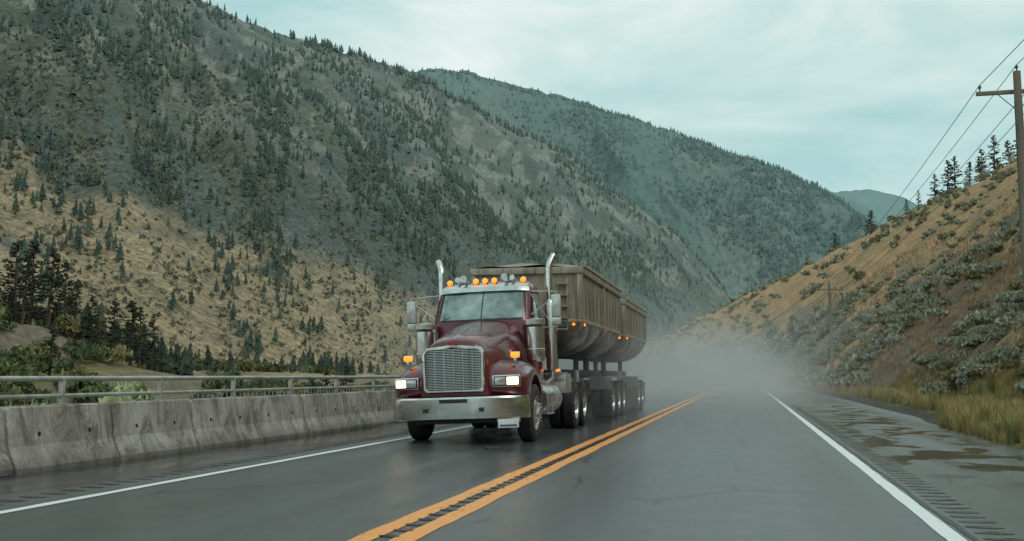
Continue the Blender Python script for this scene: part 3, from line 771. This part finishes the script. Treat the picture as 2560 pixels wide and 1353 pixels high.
fpatch('sun_visor',-.97,.97,2.86,3.02,.07,m_chrome,curve=-.02)
for s in(-1,1):
    spatch('door_seam',s,2.32,3.42,1.05,2.9,.004,m_red); spatch('door_window',s,2.40,3.32,2.28,2.80,.012,m_glass); spatch('window_frame',s,2.36,3.36,2.24,2.84,.008,m_black)
    box('door_handle',(s*1.02,3.25,2.05),(.03,.14,.04),m_chrome,B,.01)
    tube('wiper',[(s*.62-.13,2.20,2.31),(s*.30-.12,2.30,2.47)],.008,m_black,B,6)
    # air cleaner
    ax=s*1.10
    tube('air_cleaner',[(ax,2.02,1.42),(ax,2.02,1.45),(ax,2.02,1.62),(ax,2.02,1.63),(ax,2.02,1.66),(ax,2.02,1.67),(ax,2.02,2.08),(ax,2.02,2.10)],[.15,.175,.175,.185,.185,.175,.175,.15],m_chrome,B,24)
    tube('air_cleaner_cap',[(ax,2.02,2.10),(ax,2.02,2.13),(ax,2.02,2.22),(ax,2.02,2.25)],[.12,.20,.20,.10],m_alu,B,24)
    # mirrors
    mx=s*1.47
    box('mirror',(mx,2.38,2.50),(.19,.07,.44),m_alu,B,.03); box('mirror_spot',(mx,2.38,2.20),(.18,.07,.15),m_alu,B,.03)
    tube('mirror_arm_top',[(s*.95,2.55,2.82),(mx,2.42,2.78),(mx,2.42,2.1),(s*.98,2.5,2.08)],.014,m_chrome,B,8)
    tube('mirror_brace',[(s*.98,2.35,2.35),(mx,2.42,2.7)],.010,m_chrome,B,8); tube('mirror_brace2',[(s*.98,2.32,2.75),(mx-s*.1,2.42,2.12)],.008,m_chrome,B,8)
    # exhaust
    ex=s*1.15; ey=3.50
    tube('muffler',[(ex,ey,1.25),(ex,ey,1.3),(ex,ey,2.62),(ex,ey,2.72)],[.06,.115,.115,.07],m_chrome,B,24)
    tube('stack',[(ex,ey,2.70),(ex,ey,3.36),(ex+s*.01,ey+.02,3.44),(ex+s*.045,ey+.06,3.54),(ex+s*.10,ey+.12,3.66)],[.068,.068,.068,.066,.062],m_chrome,B,20,caps=False)
    tube('stack_bore',[(ex+s*.09,ey+.11,3.638),(ex+s*.091,ey+.111,3.64)],.055,m_black,B,20)
    tube('exhaust_elbow',[(ex,ey,1.28),(ex,ey,1.1),(ex-s*.1,ey-.05,1.0),(ex-s*.5,ey-.1,.95)],.06,m_alu,B,14)
    tube('stack_bracket',[(s*.95,3.55,2.3),(ex,ey,2.3)],.02,m_alu,B,8)
    tube('grab_handle',[(s*1.03,3.5,1.4),(s*1.08,3.5,1.45),(s*1.08,3.5,2.3),(s*1.03,3.5,2.35)],.013,m_chrome,B,8)
    # tank + steps
    tube('fuel_tank',[(s*.93,2.55,.70),(s*.93,2.6,.70),(s*.93,4.15,.70),(s*.93,4.2,.70)],[.26,.30,.30,.26],m_alu,B,28)
    for yb in(2.8,3.4,3.95): tube('tank_strap',[(s*.93,yb,.70),(s*.93,yb+.05,.70)],.308,m_chrome,B,28)
    box('step_low',(s*1.18,2.75,.42),(.14,.6,.03),m_alu,B,.005); box('step_high',(s*1.2,2.85,.80),(.12,.5,.03),m_alu,B,.005)
    box('step_hanger',(s*1.2,2.5,.62),(.03,.05,.44),m_alu,B,.005); box('step_hanger2',(s*1.2,3.05,.62),(.03,.05,.44),m_alu,B,.005)
    box('cab_skirt',(s*.92,2.9,1.02),(.22,1.3,.14),m_red,B,.02)
    box('tool_box',(s*.92,4.75,.98),(.72,.7,.40),m_alu,B,.02); box('tool_box_lid',(s*1.285,4.75,.98),(.012,.62,.33),m_rail,B,.003)
    box('deck_plate',(s*.75,4.75,1.21),(.9,.9,.03),m_alu,B,.005)
    tube('air_tank',[(s*.85,4.5,.55),(s*.85,5.1,.55)],.14,m_alu,B,20)
    box('mud_flap',(s*.92,8.1,.62),(.6,.012,.7),m_black,B,.002)
    box('quarter_fender',(s*.93,5.40,1.13),(.58,.25,.015),m_alu,B,.003,rot=(R(35),0,0))
    box('deck_lamp_base',(s*1.12,4.38,1.26),(.14,.08,.06),m_alu,B,.01); box('deck_lamp',(s*1.12,4.33,1.27),(.10,.04,.05),m_amber,B,.015)
    tube('roof_horn',[(s*.42,2.80,3.13),(s*.42,2.62,3.14),(s*.42,2.52,3.14)],[.018,.03,.07],m_chrome,B,16); tube('roof_horn_b',[(s*.56,2.85,3.12),(s*.56,2.68,3.13),(s*.56,2.60,3.13)],[.016,.025,.055],m_chrome,B,16)
    box('horn_mount',(s*.48,2.82,3.09),(.24,.05,.05),m_chrome,B,.01)
    tube('antenna',[(mx,2.42,2.78),(mx+s*.02,2.45,3.2)],.004,m_black,B,5)
for i,x in enumerate((-.76,-.19,0,.19,.76)):
    yy_=2.62+.12*(abs(x)/.76)**3
    tube('roof_lamp_base_%d'%i,[(x,yy_+.20,3.075),(x,yy_+.12,3.09),(x,yy_,3.085)],[.02,.055,.062],m_chrome,B,14)
    tube('roof_lamp_%d'%i,[(x,yy_,3.085),(x,yy_-.03,3.085),(x,yy_-.05,3.085)],[.054,.048,.02],m_amber,B,14)
tc=bpy.data.curves.new('lettering','FONT'); tc.body='Freeline'; tc.size=.115; tc.extrude=.002; tc.align_x='CENTER'; tc.materials.append(m_grey)
to=bpy.data.objects.new('lettering',tc); COL.objects.link(to); to.parent=B; to.location=(1.05,4.395,1.03); to.rotation_euler=(R(90),0,0)
box('cab_rear_bulkhead',(0,3.9,1.6),(1.3,.25,1.1),m_black,B,.03)
# chassis (unrolled)
for s in(-1,1):
    box('frame_rail',(s*.42,4.5,.86),(.09,8.0,.26),m_black,truck,.01)
box('engine_block',(0,1.5,.9),(.8,2.2,.7),m_black,truck,.05); box('fifth_wheel',(0,6.6,1.10),(.95,.9,.12),m_black,truck,.03)
tube('front_axle',[(-1,AX,.50),(1,AX,.50)],.06,m_black,truck,10)
for s in(-1,1):
    wheel(truck,s*1.03,AX,.52,.29,s,steer=True)
    for y_ in(6.08,7.42): wheel(truck,s*1.09,y_,.52,.27,s,dual=True)
for y_ in(6.08,7.42): tube('drive_axle',[(-1,y_,.52),(1,y_,.52)],.09,m_black,truck,10)

# ------------------------------------------------------------------ trailers
def trailer(y0,y1,zt,axles,fy0,fy1,lead):
    T=empty('dump_trailer',(-4.92,y0,0)); Lg=y1-y0; hw=1.27
    def sec(y,lift,k=1.0):
        zb=1.66+lift; P=[(hw*k,zt),(hw*k,2.45)]
        for a in np.linspace(0,math.pi/2,9)[1:]:
            P.append((hw*k*math.cos(a)**.75 if a<1.57 else 0,2.45-(2.45-zb)*math.sin(a)**.9))
        Q=[(x,y,z) for x,z in P]+[(-x,y,z) for x,z in P[-2::-1]]
        return Q
    if lead:
        h=Lg/2
        prof_=[(0,.62),(.10,.45),(.3,.22),(.6,.08),(1.0,0),(h-1.0,0),(h-.6,.08),(h-.3,.22),(h-.1,.45),(h,.58),(h+.1,.45),(h+.3,.22),(h+.6,.08),(h+1.0,0),(Lg-1.0,0),(Lg-.6,.08),(Lg-.3,.22),(Lg,.45)]
    else:
        prof_=[(0,.62),(.10,.45),(.3,.22),(.6,.08),(1.0,0),(Lg/2,0),(Lg-.8,0),(Lg-.3,.1),(Lg,.35)]
    ss=[sec(y,l) for y,l in prof_]
    # upper walls and tub as two surfaces (panel above 2.45, tub below)
    n=len(ss[0]); V=[p for s_ in ss for p in s_]; up=[];lo=[]
    for i in range(len(ss)-1):
        for k in range(n-1):
            f=(i*n+k,i*n+k+1,(i+1)*n+k+1,(i+1)*n+k); (up if k in(0,n-2) else lo).append(f)
    e=(len(ss)-1)*n
    up+=[(0,1,n-2,n-1),(e,e+1,e+n-2,e+n-1)]; lo+=[tuple(range(1,n-1)),tuple(range(e+1,e+n-1))]
    pymesh('side_walls',V,up,m_body,T,smooth=True,autos=30); pymesh('tub',V,lo,m_tub,T,smooth=True,autos=30)
    for s in(-1,1):
        box('top_rail',(s*(hw+.02),Lg/2,zt-.05),(.10,Lg+.06,.16),m_rail,T,.02)
        box('belt_rail',(s*(hw+.012),Lg/2,2.45),(.05,Lg+.02,.09),m_rail,T,.012)
        for q in(.03,Lg*.5,Lg-.06): box('corner_post',(s*(hw+.022),q,(zt+2.45)/2-.03),(.06,.15 if q==Lg*.5 else .11,zt-2.45-.16),m_rail,T,.012)
        for q in np.arange(.75,Lg-.3,.62):
            if abs(q-Lg*.5)>.2: box('side_rib',(s*(hw+.008),q,(zt+2.45)/2-.03),(.02,.05,zt-2.45-.16),m_body,T,.005)
        for q in(.35,Lg*.5+.35):
            tube('marker_lamp',[(s*(hw+.03),q,2.36),(s*(hw+.06),q,2.36)],[.035,.025],m_amber_off if q>1 else m_amber,T,12)
    box('front_rail',(0,-.03,zt-.05),(2*hw+.14,.08,.16),m_rail,T,.02); box('rear_rail',(0,Lg+.03,zt-.05),(2*hw+.14,.08,.16),m_rail,T,.02)
    box('front_belt',(0,-.02,2.45),(2*hw+.05,.04,.08),m_rail,T,.01)
    for s in(-1,1): box('front_post',(s*(hw-.02),-.025,(zt+2.45)/2-.05),(.10,.05,zt-2.45-.18),m_rail,T,.01)
    for q in(-.45,.0,.45): box('front_rib',(q,-.015,(zt+2.45)/2-.05),(.06,.03,zt-2.45-.18),m_body,T,.006)
    for i in range(5): box('ladder_step_%d'%i,(.86,-.075,2.25+i*.26),(.24,.11,.035),m_rail,T,.006)
    for s in(-1,1): box('ladder_side',(.86+s*.12,-.05,2.8),(.02,.03,1.2),m_rail,T,.004)
    for x in(1.0,):
        tube('front_lamp',[(x+.12,-.04,2.36),(x+.12,-.07,2.36)],[.035,.025],m_amber,T,12)
    # tarp
    ts=[]
    for q,hh in((-.02,.04),(.3,.12),(1,.18),(Lg*.5,.16),(Lg-.8,.17),(Lg+.02,.04)):
        ts.append([(x,q,zt+.035+hh*(1-(x/1.3)**2)+(.02*math.sin(q*9+x*5))) for x in np.linspace(-1.30,1.30,15)])
    loft('tarp',ts,m_tarp,T,close=False,cap=False)
    tube('tarp_roll',[(hw+.06,-.02,zt+.05),(hw+.06,Lg,zt+.05)],.045,m_tarp,T,12)
    for s in(-1,1):
        box('chassis_rail',(s*.45,(fy0+fy1)/2-y0,1.24),(.10,fy1-fy0,.22),m_black,T,.01)
        box('cradle',(s*.45,1.1,1.55),(.10,.5,.5),m_black,T,.02); box('cradle_r',(s*.45,Lg-1.2,1.55),(.10,.5,.5),m_black,T,.02)
        box('landing_leg',(s*.85,1.9,.95),(.11,.11,.75),m_alu,T,.01); box('mud_flap',(s*.93,axles[-1]+.72-y0,.6),(.6,.012,.7),m_black,T,.002)
        box('fender_top',(s*.95,(axles[0]+axles[-1])/2-y0,1.16),(.62,axles[-1]-axles[0]+1.1,.02),m_alu,T,.004)
        box('fender_front',(s*.95,axles[0]-.62-y0,.98),(.62,.02,.36),m_alu,T,.004,rot=(R(18),0,0))
        for a in axles: wheel(T,s*1.10,a-y0,.52,.27,s,dual=True)
    for a in axles: tube('axle',[(-1,a-y0,.52),(1,a-y0,.52)],.08,m_black,T,10)
    return T
trailer(22.5,29.7,3.66,[28.55,29.85,31.1],23.6,31.9,True)
trailer(31.0,37.7,3.52,[35.5,36.8],31.2,37.9,False)

# ------------------------------------------------------------------ spray (real volume)
def volume_mat(name,dens,col,hetero=None,an=0.):
    m=bpy.data.materials.new(name); m.use_nodes=True; t=m.node_tree; t.nodes.clear()
    o=t.nodes.new('ShaderNodeOutputMaterial'); v=t.nodes.new('ShaderNodeVolumeScatter'); v.inputs['Color'].default_value=(*col,1); v.inputs['Density'].default_value=dens; v.inputs['Anisotropy'].default_value=an
    t.links.new(v.outputs[0],o.inputs['Volume'])
    if hetero: hetero(t,v)
    return m
def sprayf(t,v):
    n=t.nodes;l=t.links
    g=n.new('ShaderNodeNewGeometry'); s=n.new('ShaderNodeSeparateXYZ'); l.new(g.outputs['Position'],s.inputs[0])
    def mr(src,a,b,c,d):
        x=n.new('ShaderNodeMapRange'); x.interpolation_type='SMOOTHSTEP'; l.new(src,x.inputs[0])
        for i,q in enumerate((a,b,c,d)): x.inputs[i+1].default_value=q
        return x.outputs[0]
    def mul(a,b):
        x=n.new('ShaderNodeMath'); x.operation='MULTIPLY'
        for i,q in((0,a),(1,b)):
            if isinstance(q,float): x.inputs[i].default_value=q
            else: l.new(q,x.inputs[i])
        return x.outputs[0]
    nz=n.new('ShaderNodeTexNoise'); nz.inputs['Scale'].default_value=.4; nz.inputs['Detail'].default_value=1.5; l.new(g.outputs['Position'],nz.inputs['Vector'])
    f=mr(nz.outputs['Fac'],.36,.64,.03,1.)
    f=mul(f,mr(s.outputs[2],0.,4.9,1.,0.)); f=mul(f,mr(s.outputs[0],-2.5,5.5,1.,0.)); f=mul(f,mr(s.outputs[0],-12.,-8.,0.,1.))
    f=mul(f,mr(s.outputs[1],23.,44.,.35,1.)); f=mul(f,mr(s.outputs[1],66.,118.,1.,0.)); f=mul(f,.125)
    l.new(f,v.inputs['Density'])
box('road_spray',(-3,71,2.52),(18,94,4.8),volume_mat('spray',.03,(1,1,1),sprayf),None,0)

# ------------------------------------------------------------------ world, sun, camera
W=bpy.data.worlds.new('World'); S.world=W; W.use_nodes=True; t=W.node_tree; n=t.nodes; l=t.links
bg=n['Background']; bg.inputs[1].default_value=1.12
sky=n.new('ShaderNodeTexSky'); sky.sky_type='NISHITA'; sky.sun_disc=False; sky.sun_elevation=R(48); sky.sun_rotation=R(-50)
tcw=n.new('ShaderNodeTexCoord'); mp_=n.new('ShaderNodeMapping'); mp_.inputs['Scale'].default_value=(1,1,3.0); mp_.inputs['Location'].default_value=(.35,.1,.3); l.new(tcw.outputs['Generated'],mp_.inputs[0])
nz=n.new('ShaderNodeTexNoise'); nz.inputs['Scale'].default_value=3.2; nz.inputs['Detail'].default_value=7; nz.inputs['Roughness'].default_value=.52; nz.inputs['Distortion'].default_value=.4; l.new(mp_.outputs[0],nz.inputs['Vector'])
cr=n.new('ShaderNodeValToRGB'); l.new(nz.outputs['Fac'],cr.inputs[0])
cr.color_ramp.elements[0].position=.36; cr.color_ramp.elements[0].color=(.38,.60,.59,1)
cr.color_ramp.elements[1].position=.66; cr.color_ramp.elements[1].color=(.80,.85,.82,1)
e=cr.color_ramp.elements.new(.5); e.color=(.54,.71,.68,1)
mx=n.new('ShaderNodeMix'); mx.data_type='RGBA'; mx.inputs[0].default_value=.05; l.new(cr.outputs[0],mx.inputs[6])
sc=n.new('ShaderNodeVectorMath'); sc.operation='SCALE'; sc.inputs['Scale'].default_value=.1; l.new(sky.outputs[0],sc.inputs[0]); l.new(sc.outputs[0],mx.inputs[7])
l.new(mx.outputs[2],bg.inputs[0])
sl=bpy.data.lights.new('sun','SUN'); sl.energy=1.0; sl.angle=R(30); sl.color=(1,.94,.87)
so=bpy.data.objects.new('sun',sl); COL.objects.link(so); so.rotation_euler=(R(42),0,R(50))
c=bpy.data.cameras.new('camera'); c.lens=35; c.sensor_width=36; c.clip_end=30000; c.clip_start=.1
co=bpy.data.objects.new('camera',c); COL.objects.link(co); co.location=(0,0,1.2); co.rotation_euler=(R(96.01),0,R(13.15)); S.camera=co
S.view_settings.view_transform='Standard'; S.view_settings.look='None'; S.view_settings.exposure=0
print('trees',nA)
